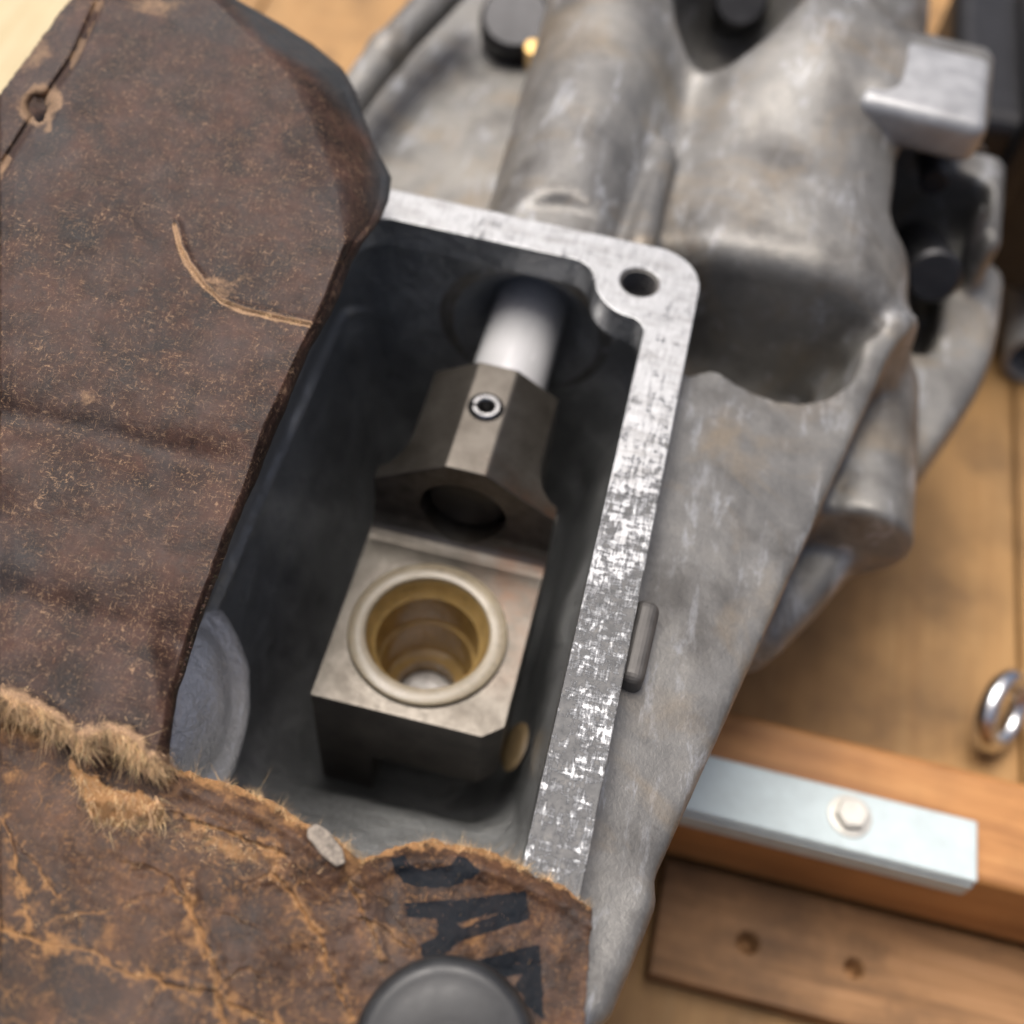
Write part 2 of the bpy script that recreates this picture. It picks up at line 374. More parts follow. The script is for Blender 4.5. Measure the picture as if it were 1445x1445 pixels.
# core round the shift window, and the broad sloping web to its right
d = s_box(-6.9, 1.02, .9, 16.75, BZ-2, -.5, .12)
e0, e1 = xy(1252, 512, -1.6), xy(860, 1380, -1.0)
ex = lambda y: e1[0]+(y-e1[1])*(e0[0]-e1[0])/(e0[1]-e1[1])
web = s_prism([(.4, 2.2), (ex(2.2), 2.2), (ex(17.7), 17.7), (.4, 13.9)], -9.5, -.32, .14, (-.24, 0))
web = smax(web, -s_ell((2.45, 16.9, -1), (2.0, 2.2, 4)), .15)
d = smin(d, web, .12)
d = smin(d, s_box(.4, 3.0, 13, 19, BZ-1, -4.3, .5), .4)
d = smin(d, s_cone(xyz(905, 1275, -1.0), xyz(838, 1420, -.9), .2, .26), .25)          # rounded rim at the near corner
# shift rod tube, cone shaped
d = smin(d, s_cone((-1.85, 16.4, -1.42), (-2.25, 34, -1.42), 1.5, 1.95), .22)
# left web and its rim
lw = s_prism([(-4.5, 15.9), (-1, 15.9), (-1, 35), (-6.6, 35), (-8.6, 25.5), (-8.4, 20)], -7, -2.0, .3, (.1, -.045))
d = smin(d, lw, .5)
d = smin(d, s_cone(xyz(470, 175, -2.5), xyz(545, 75, -2.45), .42, .45), .5)
d = smin(d, s_cone(xyz(545, 75, -2.45), xyz(640, -25, -2.4), .45, .5), .25)
# right bulge (clutch bell), its neighbours behind
bell = (np.abs((X-2.5-.02*(Y-18))/3.1)**2.5+np.abs((Z+3.5)/3.05)**2.5)**.4
bell = (bell-1)*2.9
bell = smax(bell, (17.8+.06*(Z+.3)+.10*(X-2.4)**2*.5-Y)/1.05, .6)
bell = smin(bell, s_ell((2.6, 24.6, -2.2), (2.4, 3.4, 2.7)), .8)
d = smin(d, bell, 1.1)
d = smin(d, s_cone((4.0, 21.4, -1.7), xyz(1240, 535, -2.6), .55, .1), .9)
d = smin(d, s_box(2.4, 4.6, 23.0, 25.6, -3, -.12, .5), .8)
d = smin(d, s_box(-1, 4.6, 24, 35, -9, -.9, .9), 1.2)
d = smax(d, -s_ell(xyz(1038, 10, -.9), (1.6, 2.9, 2.8)), .3)
d = smin(d, s_cone(xyz(938, 212, -.75), xyz(903, 352, -.45), .2, .3), .35)
d = smin(d, s_cone(xyz(1180, -40, -.3), xyz(1238, 70, -.3), .5, .42), .3)
# mounting lug: bright pad on top, deep black pocket under its lip
lug = s_box(3.75, 6.5, 22.7, 25.8, -9, .05, .35, -.05)
lug = smin(lug, s_box(4.0, 7.9, 22.4, 25.8, -9, -2.6, .4, -.05), .3)
pocket = s_box(4.5, 6.6, 18, 24.6, -6, -.9, .4, -.05)
pocket = smin(pocket, s_box(4.7, 7.35, 18, 24.6, -5.2, -2.2, .5, -.05), .3)
lug = smax(lug, -pocket, .2)
lug = smin(lug, s_cone((6.55, 23.0, -.9), (7.75, 22.9, -4.6), .2, .3), .15)
d = smin(d, lug, .35)
# lower right flank and the boss lying along it
fl = [xy(1070, 935, -4.9), xy(1225, 800, -4.9), xy(1300, 690, -4.9), xy(1392, 560, -4.9), xy(1412, 400, -4.9), (4, 26), (2.5, 14)]
d = smin(d, s_prism(fl, -6.1, -4.3, .5), .35)
d = smin(d, s_prism([(2.6, 12.2), (5.0, 15), (6.2, 18), (6.4, 24), (4, 26), (2.5, 16)], BZ+.2, -5, .5), .3)
bc = xyz(1232, 722, -2.7)
d = smin(d, s_cyl((bc[0], bc[1]+2.2, -3.85), 1, 1.12, 2.2, .12), .35)
d = smin(d, s_cone(xyz(1085, 905, -4.9), xyz(1185, 775, -4.6), .3, .35), .3)
d = smax(d, -s_box(4.75, 7.0, 20.2, 24.6, -5.6, -.9, .45, -.06), .3)
# what is machined away: window, milling cut behind the face, small dimples
d = smax(d, -s_box(-6.6, .62, 2.2, 16.2, -9.6, 3, .1), .05)
d = smax(d, -s_ell((-2.1, 16.2, -2.4), (1.5, 1.9, 1.55)), .05)
d = smax(d, -s_box(-9, 1.2, -2, 16.78, -.52, 3, .02), .03)
d = smax(d, -s_cyl((-1.62, 16.0, 1.9), 2, 1.62, 2.02, .02), .04)
# bright machined pad on the lug
soft = bevel(fromnp('mounting_pad', *box(-1.4, 1.4, -1.25, 1.45, -.95, .1), M['pad'], hs, True), .3, 5); soft.data.set_sharp_from_angle(angle=3.2)
soft.data.transform(Matrix.Translation(Vector((4.98, 23.75, 0))*CM) @ Matrix.Rotation(-.05, 4, 'Z'))
V_, F_ = surface_nets(np.ascontiguousarray(d), (gx[0], gy[0], gz[0]), h); del d
fromnp('casting', V_, F_, M['cast'], hs)

# machined face round the window
def curve_plate(name, outer, holes, z0, th, bev, mat, parent):
    cu = bpy.data.curves.new(name, 'CURVE'); cu.dimensions = '2D'; cu.fill_mode = 'BOTH'
    for pl in [outer]+holes:
        s = cu.splines.new('POLY'); s.points.add(len(pl)-1); s.use_cyclic_u = True
        for q, p in zip(s.points, pl): q.co = (p[0]*CM, p[1]*CM, 0, 1)
    cu.extrude = th/2*CM-bev*CM; cu.bevel_depth = bev*CM; cu.bevel_resolution = 1; cu.offset = -bev*CM
    o = bpy.data.objects.new(name, cu); sc.collection.objects.link(o); dg = bpy.context.evaluated_depsgraph_get()
    me = bpy.data.meshes.new_from_object(o.evaluated_get(dg)); bpy.data.objects.remove(o); bpy.data.curves.remove(cu)
    for v in me.vertices: v.co.z += (z0-th/2)*CM
    me.materials.clear(); me.materials.append(mat); me.name = name
    for p in me.polygons: p.use_smooth = False
    return link(bpy.data.objects.new(name, me), parent)
outer = [(1.02, 2.5)]+arc(.12, 15.95, .9, 0, 90)+[(-1.0, 16.84), (-2.6, 16.84)]+arc(-5.5, 16.0, .84, 90, 180)+[(-6.34, 2.5)]
inner = [(.2, 3.6)]+arc(-.12, 14.55, .32, 0, 65, 5)+arc(.12, 15.42, .62, 222, 172, 6)+arc(-1.05, 15.58, .5, -8, 90, 7)+arc(-4.35, 15.63, .45, 90, 180)+[(-4.8, 3.6)]
inner = [inner[0]]+arc(-.14, 14.6, .34, 0, 75, 6)+arc(-.02, 15.78, .86, 263, 188, 8)+arc(-1.35, 15.6, .46, 5, 90, 7)+arc(-4.75, 15.4, .65, 90, 180)+[(-5.4, 3.6)]
hole = arc(-.07, 15.84, .375, 0, 360, 27)[:-1]
fl_o = curve_plate('gasket_face', outer, [inner, hole], 0, .12, .02, M['flange'], hs)
ins = lambda pl, q: [(x+(q if x < -2.4 else -q), y+(q if y < 9 else -q)) for x, y in pl]
curve_plate('window_lip', ins(outer, .03), [inner, hole], -.122, .48, .01, M['cast'], hs)
v, f = loft([[(x, y, z) for x, y in ins(inner, .012)] for z in (-.045, -.3, -.62)]); fromnp('window_sleeve', v, [q[::-1] for q in f], M['cavity'], hs, True, 30)
# the threaded hole: a lathe with thread turns, dark tone paints in the shade inside
pr = [(.40, -.02)]
for k in range(9): pr += [(.325, -.06-k*.1), (.395, -.11-k*.1)]
pr += [(.3, -1.0), (.001, -1.15)]
fromnp('threaded_hole', *lathe([(r, z) for r, z in pr], 36, 'Z', (-.07, 15.84, 0)), M['darkcast'], hs, True, 30)
# small cast lug below the face on the right
tb = bevel(fromnp('cast_lug', *box(-.2, .2, -.72, .72, -1.2, -.2), M['darkcast'], hs, False), .17, 5)
tb.data.transform(Matrix.Translation((1.17*CM, 8.72*CM, 0)) @ Matrix.Rotation(-.035, 4, 'Z'))
# lining of the window, walls and floor
def ring(ins, z):
    xl, xr, y0, y1, r = ins; q = []
    for (cx, cy, a0), (nx, ny) in zip(((xr-r, y1-r, 0), (xl+r, y1-r, 90), (xl+r, y0+r, 180), (xr-r, y0+r, 270)), ((xl+r, y1), (xl, y0+r), (xr-r, y0), (xr, y1-r))):
        p = arc(cx, cy, r, a0, a0+90, 10); q += [(x, y, z) for x, y in p]
        q += [(p[-1][0]+(nx-p[-1][0])*j/10, p[-1][1]+(ny-p[-1][1])*j/10, z) for j in range(1, 10)]
    return q
secs = [((-5.6, .45, 3.2, 16.08, .45), -.5), ((-5.75, .5, 3.3, 16.1, .5), -.9), ((-5.85, .45, 3.9, 16.12, .6), -2), ((-5.86, .42, 4.3, 16.12, .6), -2.45), ((-5.72, .38, 4.5, 16.12, .6), -2.62), ((-5.85, .36, 4.7, 16.12, .65), -2.8), ((-5.8, .3, 5.1, 16.12, .7), -3.2),
        ((-5.55, .05, 6.3, 16.1, .8), -4.6), ((-5.2, -.15, 7.3, 16.0, .9), -6), ((-4.75, -.4, 7.75, 15.8, 1.0), -7.2), ((-4.3, -.9, 8.1, 15.3, 1.0), -7.9), ((-3.9, -1.6, 8.6, 14.6, .9), -8.2), ((-3.4, -2.3, 9.2, 12, .4), -8.25)]
zs = []
for (a, za), (b, zb) in zip(secs, secs[1:]):
    for k in range(5): t = k/5; zs.append((tuple(u+(v-u)*t for u, v in zip(a, b)), za+(zb-za)*t))
zs.append(secs[-1])
v, f = loft([ring(a, z) for a, z in zs], cap1=True); v = np.array(v)
# cast-in swellings of the wall and floor
def swell(c, r, amt, vec):
    global v
    q = ((v-np.array(c))/np.array(r)); g = np.exp(-(q**2).sum(1)*1.2); v = v+g[:, None]*amt*np.array(vec)
swell((-5.0, 9.3, -7.6), (1.4, 1.6, 1.4), .7, (.5, 0, .9))
swell((-2.1, 16.1, -2.3), (1.05, 2, 1.15), 1.5, (0, 1, 0)); swell((-1.4, 6.9, -5.4), (1.2, .9, 1), .25, (0, .3, .8)); swell((-.1, 11.2, -4.8), (1.2, .5, 1.0), .3, (-1, 0, .3))
cv = fromnp('cavity_wall', v, [q[::-1] for q in f], M['cavity'], hs)
ss = cv.modifiers.new('smooth', 'SUBSURF'); ss.levels = ss.render_levels = 1
# bore in the far wall where the rod comes in
bo = fromnp('rod_bore', *lathe([(.97, -.1), (.93, .9), (.001, 1.0)], 48, 'Y', (-2.15, 17.3, -2.45)), M['black'], hs, True, 40)
# floor pad and boss that show beside the block
pd = fromnp('core_plug', *lathe([(.001, .5), (.35, .47), (.7, .36), (.95, .16), (1.06, -.06), (1.12, -.14), (1.28, -.16), (1.42, -.28), (1.5, -.6), (1.5, -1.1)], 56), M['plug'], hs, True)
for q in pd.data.vertices:
    q.co += q.co.normalized()*CM*.16*float(fbm(q.co.x/CM+20, q.co.y/CM*1.3+7, 1.1, 3))
pd.data.transform(Matrix.Translation(Vector(xyz(228, 1000, -2.3))*CM) @ Matrix.Rotation(math.radians(24), 4, 'Y') @ Matrix.Scale(1.5, 4, (0, 1, 0)))
# tan sealant blob on the floor edge
sb = fromnp('sealant_spot', *lathe([(.001, .03), (.2, .028), (.3, .015), (.34, -.05)], 24), M['sealant'], hs, True)
sb.data.transform(Matrix.Translation(Vector(xyz(724, 1052, -5.6))*CM) @ Matrix.Rotation(-.9, 4, 'Y') @ Matrix.Scale(1.5, 4, (0, 1, 0)))
rc = bevel(fromnp('dark_recess_box', *box(6.9, 13.5, 28.2, 35, -9, -3.4), M['black'], hs, False), .5, 4)  # black box stands in for the dark recess past the lug
rc2 = bevel(fromnp('dark_recess_rib', *box(8.6, 9.3, 27.9, 35, -6, -2.9), M['black'], hs, False), .2, 3)  # rib of the same black stand-in for the recess
# bolts in the pockets
def bolt(c, ax, r, hgt, mat, name='bolt', parent=hs, rot=0):
    n = 6; pr = arc(0, 0, r, rot, rot+360, 6)[:-1]
    v, f = prism(pr, 0, hgt); o = bevel(fromnp(name, v, f, mat, parent, False), r*.12, 2)
    wv, wf = lathe([(r*1.32, 0), (r*1.32, hgt*.16), (r*1.25, hgt*.2), (r*.6, hgt*.2)], 32)
    wo = fromnp('washer', wv, wf, mat, o, True, 40)
    T = Matrix.Translation(Vector(c)*CM)
    if ax == 'Y': T = T @ Matrix.Rotation(math.radians(90), 4, 'X')
    elif ax != 'Z': T = T @ ax
    o.data.transform(T); wo.data.transform(T)
    wo.parent = o; wo.matrix_parent_inverse = Matrix.Identity(4)
    if parent is not None and o.parent: pass
    return o
def studcyl(c, ax, r, l, mat, name, parent=hs):
    o = fromnp(name, *lathe([(.001, 0), (r*.86, 0), (r, -r*.15), (r, -l), (.001, -l)], 40), mat, parent, True, 40)
    T = Matrix.Translation(Vector(c)*CM)
    if ax == 'Y': T = T @ Matrix.Rotation(math.radians(90), 4, 'X')
    else: T = T @ ax
    o.data.transform(T); return o
tilt = Matrix.Rotation(math.radians(62), 4, 'X')
studcyl((6.35, 21.2, -3.0), tilt, .62, 3, M['black'], 'bolt')
studcyl(xyz(1046, -2, -1.6), Matrix.Rotation(math.radians(45), 4, 'X'), .7, 3, M['black'], 'bolt')
studcyl(xyz(728, 22, -2.6), Matrix.Rotation(math.radians(25), 4, 'X'), .95, 2.5, M['black'], 'dark_hole_cap')  # black cap stands in for the dark hole beside the tube
studcyl(xyz(752, 66, -2.3), Matrix.Rotation(math.radians(30), 4, 'X'), .22, 1, M['brass'], 'small_stud')
studcyl(xyz(1318, 258, -2.2), Matrix.Rotation(math.radians(80), 4, 'X'), .33, 1.6, M['black'], 'small_stud')  # black stud stands in for a dark hole in the lug face

# ================================================================== SHIFT COUPLER ON ITS ROD
cp = thing('shift_coupler', (-2.25, 10, -8), 'tarnished steel shift coupler with tan bushing clamped on a polished rod inside the window', 'coupler')
CX = -2.24; XL, XR = -3.92, -.57
rod = fromnp('rod', *lathe([(.001, 12.4), (.65, 12.4), (.75, 12.5), (.75, 23)], 64, 'Y', (-2.12, 0, -2.35)), M['rod'], cp, True, 40)
# clamp: octagonal top, flaring to the width of the block
ZT, SL = -1.29, .66
def csec(y, hw):
    zt = ZT-(hw-.36)*SL
    return [(CX-hw, y, -4.3), (CX-hw, y, zt), (CX-.36, y, ZT), (CX+.36, y, ZT), (CX+hw, y, zt), (CX+hw, y, -4.3)]
st = [(14.25, 1.2), (12.75, 1.2)]+[(12.75-.72*math.sin(a), 1.2+.475*(1-math.cos(a))) for a in np.linspace(.25, math.pi/2, 7)]+[(11.75, 1.675)]
v, f = loft([csec(y, hw) for y, hw in st], True, True); f = [q[::-1] for q in f]
clamp = fromnp('clamp', v, f, M['steel'], cp, False)
cutr = fromnp('cutter', *lathe([(.001, -1), (.815, -1), (.815, 2.6), (.001, 2.6)], 64, 'Y', (-2.24, 11.9, -2.62)), M['steel'])
cutp = fromnp('cutter', *lathe([(.001, -1.2), (.30, -1.2), (.30, 1), (.001, 1)], 40, 'Z', (CX, 13.22, ZT)), M['steel'])
boolean(clamp, [cutr, cutp])
clamp.data.polygons.foreach_set('use_smooth', [False]*len(clamp.data.polygons))
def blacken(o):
    o.data.materials.append(M['darkface'])
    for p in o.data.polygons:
        if p.normal.z < .5: p.material_index = 1  # faces that don't point up get the darker steel
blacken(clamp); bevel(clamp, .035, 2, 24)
fromnp('rod_end', *lathe([(.001, .14), (.58, .1), (.7, .16), (.76, .3), (.76, 1.2)], 64, 'Y', (-2.24, 11.85, -2.62)), M['nearblack'], cp, True, 35)
fromnp('pin_hole_shade', *lathe([(.001, -.3), (.154, -.3), (.154, -.5)], 24, 'Z', (CX, 13.22, ZT)), M['nearblack'], cp, True)  # black disc paints in the shade inside the roll pin
# split roll pin in the top flat
pin = []
for k in range(45):
    a = math.radians(200+k*340/44)
    pin.append(a)
rings = []
for a in pin:
    rings.append([(CX+r*math.cos(a), 13.22+r*math.sin(a), ZT+z) for r, z in ((.155, -.5), (.155, .02), (.18, .05), (.245, .05), (.272, .02), (.272, -.5))])
v, f = loft(rings, True, True); fromnp('roll_pin', v, f, M['pin'], cp, True, 35)
fromnp('pin_seat', *lathe([(.325, .006), (.30, -.01), (.295, -.06), (.283, -.3)], 40, 'Z', (CX, 13.22, ZT)), M['black'], cp, True)
# block: profile in y/z with a fillet up to the clamp face
prof = [(8.0, -7.2), (8.0, -3.5)]+[(11.33, -3.5)]+[(11.33+.42*math.sin(a), -3.08-.42*math.cos(a)) for a in np.linspace(.25, math.pi/2, 6)]+[(11.752, -2.95), (12.4, -2.95), (12.4, -7.2)]
n = len(prof); v = [(XL, y, z) for y, z in prof]+[(XR, y, z) for y, z in prof]
f = [list(range(n)), list(range(n, 2*n))[::-1]]+[[k, n+k, n+(k+1) % n, (k+1) % n] for k in range(n)]
blk = fromnp('block', v, f, M['steel'], cp, False)
c1 = fromnp('cutter', *lathe([(.001, -5), (1.2, -5), (1.2, 2), (.001, 2)], 64, 'Z', (-2.3, 9.66, -3.5)), M['steel'])
c2 = fromnp('cutter', *box(-2.9, 3, 5, 15, -9, -5.6), M['steel'])
c3 = fromnp('cutter', *prism([(-1.14, 7.8), (-.3, 7.8), (-.3, 8.5)], -9, 1), M['steel'])
c4 = fromnp('cutter', *lathe([(.001, 11.6), (.8, 11.6), (.8, 14), (.001, 14)], 64, 'Y', (-2.24, 0, -2.62)), M['steel'])
boolean(blk, [c1, c2, c3, c4])
blk.data.polygons.foreach_set('use_smooth', [False]*len(blk.data.polygons))
blacken(blk); bevel(blk, .03, 2, 24)
# nylon bushing
BC = (-2.3, 9.66, -3.5)
bush = fromnp('bushing', *lathe([(1.16, .1), (1.12, .06), (1.06, -.08), (1.0, -.3), (.94, -.36), (.925, -.9), (.92, -1.15), (.86, -1.19), (.84, -1.4), (.83, -2.0), (.78, -2.1), (.62, -2.16), (.58, -2.2), (.57, -2.6), (1.15, -2.6), (1.17, -.1)], 72, 'Z', BC), M['bushing'], cp, True, 35)
fromnp('pivot_seat', *lathe([(.001, -2.5), (.3, -2.52), (.5, -2.58), (.56, -2.64)], 40, 'Z', BC), M['plug'], cp)
rimo = fromnp('bushing_rim', *lathe([(1.1, .04), (1.115, .09), (1.15, .105), (1.385, .105), (1.42, .085), (1.43, .04), (1.42, .004)], 80, 'Z', BC), M['bushrim'], bush, True, 50)
for a in (-2.6, -.75, .62, 2.05):
    x, y = BC[0]+1.28*math.cos(a), BC[1]+1.28*math.sin(a)
    fromnp('ejector_mark', *lathe([(.095, .0), (.1, .004), (.112, .004), (.118, .0)], 24, 'Z', (x, y, BC[2]+.106)), M['bushrim'], rimo, True)

# ================================================================== BEHIND: TIMBER, BRACKET, RING, BOARD, PIPE
def soft_box(name, b, mat, parent=None, r=.1, seg=3):
    return bevel(fromnp(name, *box(*b), mat, parent, False), r, seg)
tag(soft_box('timber_rail', (2.2, 17, 9.52, 11.95, -10.92, -8.0), M['timber'], None, .16), 'orange pine rail with a zinc bracket bolted along its top', 'timber')
plk = tag(soft_box('base_board', (3.5, 18, 6.9, 9.45, BZ+.02, -10.97), M['plinth'], None, .1), 'stained flat board lying in front of the orange rail', 'board')
def dents(o, pts):
    cs = [fromnp('cutter', *lathe([(.001, -.5), (r*.55, -.42), (r*.8, .0), (r*1.15, .06), (r*1.15, .3), (.001, .3)], 14, 'Z', (x, y, -11.0)), M['plinth']) for x, y, r in pts]
    o.modifiers.clear(); boolean(o, cs); bevel(o, .05, 2)
dents(plk, [(xy(q, w_, -11)[0], xy(q, w_, -11)[1], rr) for q, w_, rr in ((1055, 1330, .3), (1205, 1366, .26))])
br = thing('steel_bracket', (6.4, 10, -8), 'pale zinc plated steel bracket with one hex bolt on the orange rail', 'bracket')
soft_box('plate', (3.2, 9.22, 9.32, 10.62, -7.78, -7.6), M['zinc'], br, .06)
soft_box('lip', (3.2, 9.2, 9.27, 9.40, -8.35, -7.79), M['zinc'], br, .04)
soft_box('backing', (3.3, 9.1, 9.5, 10.55, -8.02, -7.80), M['grey'], br, .03)
bolt(xyz(1199, 1152, -7.6), 'Z', .34, .26, M['bolt'], 'hex_bolt', br, 12)
rg = thing('eye_ring', xyz(1410, 1005, BZ+.3), 'bright steel eye ring standing on the bench behind the orange rail', 'ring')
c = np.array(xyz(1414, 1003, BZ+1.0)); v, f = lathe([(.88+.25*math.cos(a), .25*math.sin(a)) for a in np.linspace(0, 2*math.pi, 13)[:-1]], 48, 'Z', closed=True)
ro = fromnp('ring', v, f, M['chrome'], rg)
ro.data.transform(Matrix.Translation(Vector(c)*CM) @ Matrix.Rotation(math.radians(50), 4, 'Y') @ Matrix.Rotation(math.radians(25), 4, 'X') @ Matrix.Scale(.8, 4, (1, 0, 0)))
v, f = lathe([(.001, 1.0), (.2, .98), (.2, 2.6), (.26, 2.62), (.26, 2.9), (.001, 2.9)], 24)
so_ = fromnp('shank', v, f, M['chrome'], rg, True, 40)
so_.data.transform(Matrix.Translation(Vector(c)*CM) @ Matrix.Rotation(math.radians(98), 4, 'Y'))
cb = tag(soft_box('pale_board', (-40, xy(135, 0, BZ+.9)[0], 22, 60, BZ+.02, BZ+.9), M['cream'], None, .1), 'pale cream board lying at the back corner behind the dark leather', 'board')
pp = thing('grey_pipe', (13.4, 35, BZ), 'smooth grey pipe lying along the right edge of the bench', 'pipe')
px0 = xyz(1432, 520, BZ+1.0); px1 = xyz(1436, 60, BZ+1.0)
v, f = lathe([(1.02, 0), (1.05, .05), (1.05, 26), (.9, 26), (.9, 0)], 48, 'Y', (px0[0]+.75, px0[1]+.5, BZ+1.06), closed=True)
fromnp('tube', v, f, M['grey'], pp, True, 50)
v, f = lathe([(1.07, 0), (1.22, .03), (1.22, .8), (1.07, .83)], 48, 'Y', (px0[0]+.75, px0[1]+16.5, BZ+1.06), closed=True)
fromnp('collar', v, f, M['zinc'], pp, True, 40)

# ================================================================== LEATHER
def grid_mesh(name, PX, PY, PZ, keep, wear, ink, grey, mat, thick, parent=None):
    V = P(PX, PY, PZ); ny, nx = PX.shape; idx = np.arange(ny*nx).reshape(ny, nx)
    q = np.stack([idx[:-1, :-1], idx[1:, :-1], idx[1:, 1:], idx[:-1, 1:]], -1).reshape(-1, 4)
    kf = (keep[:-1, :-1] & keep[1:, :-1] & keep[1:, 1:] & keep[:-1, 1:]).reshape(-1); q = q[kf]
    used = np.zeros(ny*nx, bool); used[q.ravel()] = True; mp = np.cumsum(used)-1
    v = V.reshape(-1, 3)[used]; q = mp[q]
    o = fromnp(name, v, q, mat, parent)
    at = o.data.color_attributes.new('wear', 'FLOAT_COLOR', 'POINT'); c = np.ones((len(v), 4), np.float32)
    for k, a in enumerate((wear, ink, grey)): c[:, k] = np.clip(a, 0, 1).reshape(-1)[used]
    at.data.foreach_set('color', c.ravel())
    sld = o.modifiers.new('thickness', 'SOLIDIFY'); sld.thickness = thick*CM; sld.offset = -1
    return o
def fibres(name, roots, dirs, ln, wd, parent, zfn, lift=(0, .15), droop=0., dark=None, kind='stuff', tone=(.66, .44, .23)):
    n = len(roots); px, py = roots[:, 0], roots[:, 1]
    z = zfn(px, py); A = P(px, py, z)
    B = P(px+dirs[:, 0], py+dirs[:, 1], z); d = B-A; d /= np.linalg.norm(d, axis=1)[:, None]
    d[:, 2] += rng.uniform(*lift, n); d += rng.normal(0, .4, (n, 3)); d /= np.linalg.norm(d, axis=1)[:, None]
    clump = np.clip(1+1.7*fbm(px, py, 13, 2), .3, 2)
    lens = ln*clump*np.clip(rng.lognormal(-.35, .5, n), .15, 1.9); curl = rng.normal(0, .42, (n, 3)); curl[:, 2] -= droop
    side = np.cross(d, rng.normal(0, 1, (n, 3))); side /= np.linalg.norm(side, axis=1)[:, None]
    K = 5; pts = []
    w_ = wd*rng.uniform(.5, 1.3, n)
    for k in range(K):
        t = k/(K-1); c = A+(d*t+curl*t*t*.5)*lens[:, None]-d*.02
        ww = (w_*(1-.85*t))[:, None]; pts += [c-side*ww, c+side*ww]
    V = np.stack(pts, 1); base = (np.arange(n)*2*K)[:, None]
    F_ = np.concatenate([base+np.array([2*k, 2*k+1, 2*k+3, 2*k+2])[None] for k in range(K-1)], 0)
    o = fromnp(name, V.reshape(-1, 3), F_, M['fibre'], parent)
    tn = np.array(tone)[None]*rng.uniform(.4, 1.3, (n, 1))*np.clip(1+1.3*fbm(px+33, py, 10, 2), .35, 1.5)[:, None]*np.array([1, 1, 1])+rng.normal(0, .012, (n, 3))
    c = np.ones((n, 2*K, 4), np.float32); c[:, :, :3] = np.clip(tn, .01, 1)[:, None, :]
    at = o.data.color_attributes.new('tint', 'FLOAT_COLOR', 'POINT'); at.data.foreach_set('color', c.ravel())
    if kind: o['kind'] = kind
    return o
def ip(pts, x): p = np.array(pts, float); return np.interp(x, p[:, 0], p[:, 1])
def along(pts, n, jit):
    p = np.array(pts, float); sg = np.hypot(*np.diff(p, axis=0).T); s = np.concatenate([[0], np.cumsum(sg)])
    t = rng.uniform(0, s[-1], n); x = np.interp(t, s, p[:, 0]); y = np.interp(t, s, p[:, 1])
    dx = np.interp(t+1, s, p[:, 0])-np.interp(t-1, s, p[:, 0]); dy = np.interp(t+1, s, p[:, 1])-np.interp(t-1, s, p[:, 1])
    l = np.hypot(dx, dy)+1e-6; nrm = np.stack([dy/l, -dx/l], 1)
    return np.stack([x, y], 1)+rng.normal(0, 1, (n, 2))*jit, nrm

# ---- upper sheet
XRp = [(-60, 290), (-40, 305), (0, 335), (35, 398), (62, 440), (95, 482), (130, 502), (165, 512), (200, 527), (250, 554), (285, 549), (310, 538), (345, 512), (370, 497), (440, 470), (500, 434), (590, 398), (730, 340), (860, 290), (970, 254), (1030, 243), (1110, 238)]
YB = [(-80, 985), (0, 1004), (30, 1012), (60, 1026), (92, 1046), (112, 1062), (150, 1052), (185, 1066), (212, 1092), (240, 1100), (300, 1090)]
SCR = [(246, 318), (252, 345), (265, 372), (287, 402), (312, 425), (345, 438), (385, 447), (436, 458)]
FOLD = [(150, -20), (105, 82), (80, 118), (0, 240), (-70, 330)]
def z_up(x, y):
    z = np.interp(y, [-80, 0, 500, 1000, 1120], [2.95, 2.75, 1.75, .82, .62])
    xr = ip(XRp, y); rd = np.interp(y, [-60, 100, 170, 250, 340, 420, 600, 1100], [240, 400, 436, 470, 486, 455, 370, 205])
    t = np.clip((x-rd)/np.maximum(xr-rd, 8), 0, 1)
    dep = np.interp(y, [-60, 60, 250, 340, 460, 1100], [.3, .9, 1.15, .6, .42, .36])
    z = z-dep*(t**1.7)
    z = z+.2*fbm(x*.8, y, 260, 2)+.07*fbm(x*.35+90, y*1.2+40, 110, 2)+.008*fbm(x, y, 22, 3)
    z = z+.12*np.exp(-(((y-330)-(x-490)*.6)/60)**2)*sm(330, 480, x)
    z = z-.13*np.exp(-((y-622-(x-150)*.22)/30)**2)*sm(420, 250, x)-.09*np.exp(-((y-880-(x-150)*.3)/30)**2)+.08*np.exp(-((y-700-(x-150)*.2)/45)**2)+.06*np.exp(-((y-520-(x-150)*.3)/50)**2)
    d, s, _ = polydist(x, y, [(205, 800), (216, 870), (232, 930), (238, 1000)]); z = z-.2*sm(-22, 26, -s*d)*sm(820, 920, y)
    d, s, _ = polydist(x, y, FOLD); z = z-.26*sm(-3, 3, s*d)-.10*np.exp(-(d/5)**2)
    d, s, _ = polydist(x, y, SCR); z = z-.012*np.exp(-(d/3)**2)+.035*np.exp(-((d-5)/5)**2)*(s < 0)
    z = z-.35*np.exp(-((x-55)**2+(y-152)**2)/260)
    yb = ip(YB, x); e = yb-y
    z = z+.10*np.exp(-((e-26)/16)**2)-.16*np.exp(-(np.maximum(e, 0)/9)**2)
    return z-.09*np.clip((20-x)/60, 0, 1.5)
nx, ny = 330, 540
S, T = np.meshgrid(np.linspace(0, 1, nx), np.linspace(0, 1, ny)); S = 1-(1-S)**1.15
PY0 = -62+T*1180
XR = ip(XRp, PY0)+5*fbm(PY0, PY0*0+3, 30, 4)*sm(1110, 300, PY0)
PX = -75+S*(XR+75)
YBv = ip(YB, PX)+9*fbm(PX, PX*0, 16, 4)
PY = -62+T*(YBv+62)
XR = ip(XRp, PY)-15+3*fbm(PY, PY*0+3, 34, 4); PX = -75+S*(XR+75)
PZ = z_up(PX, PY)
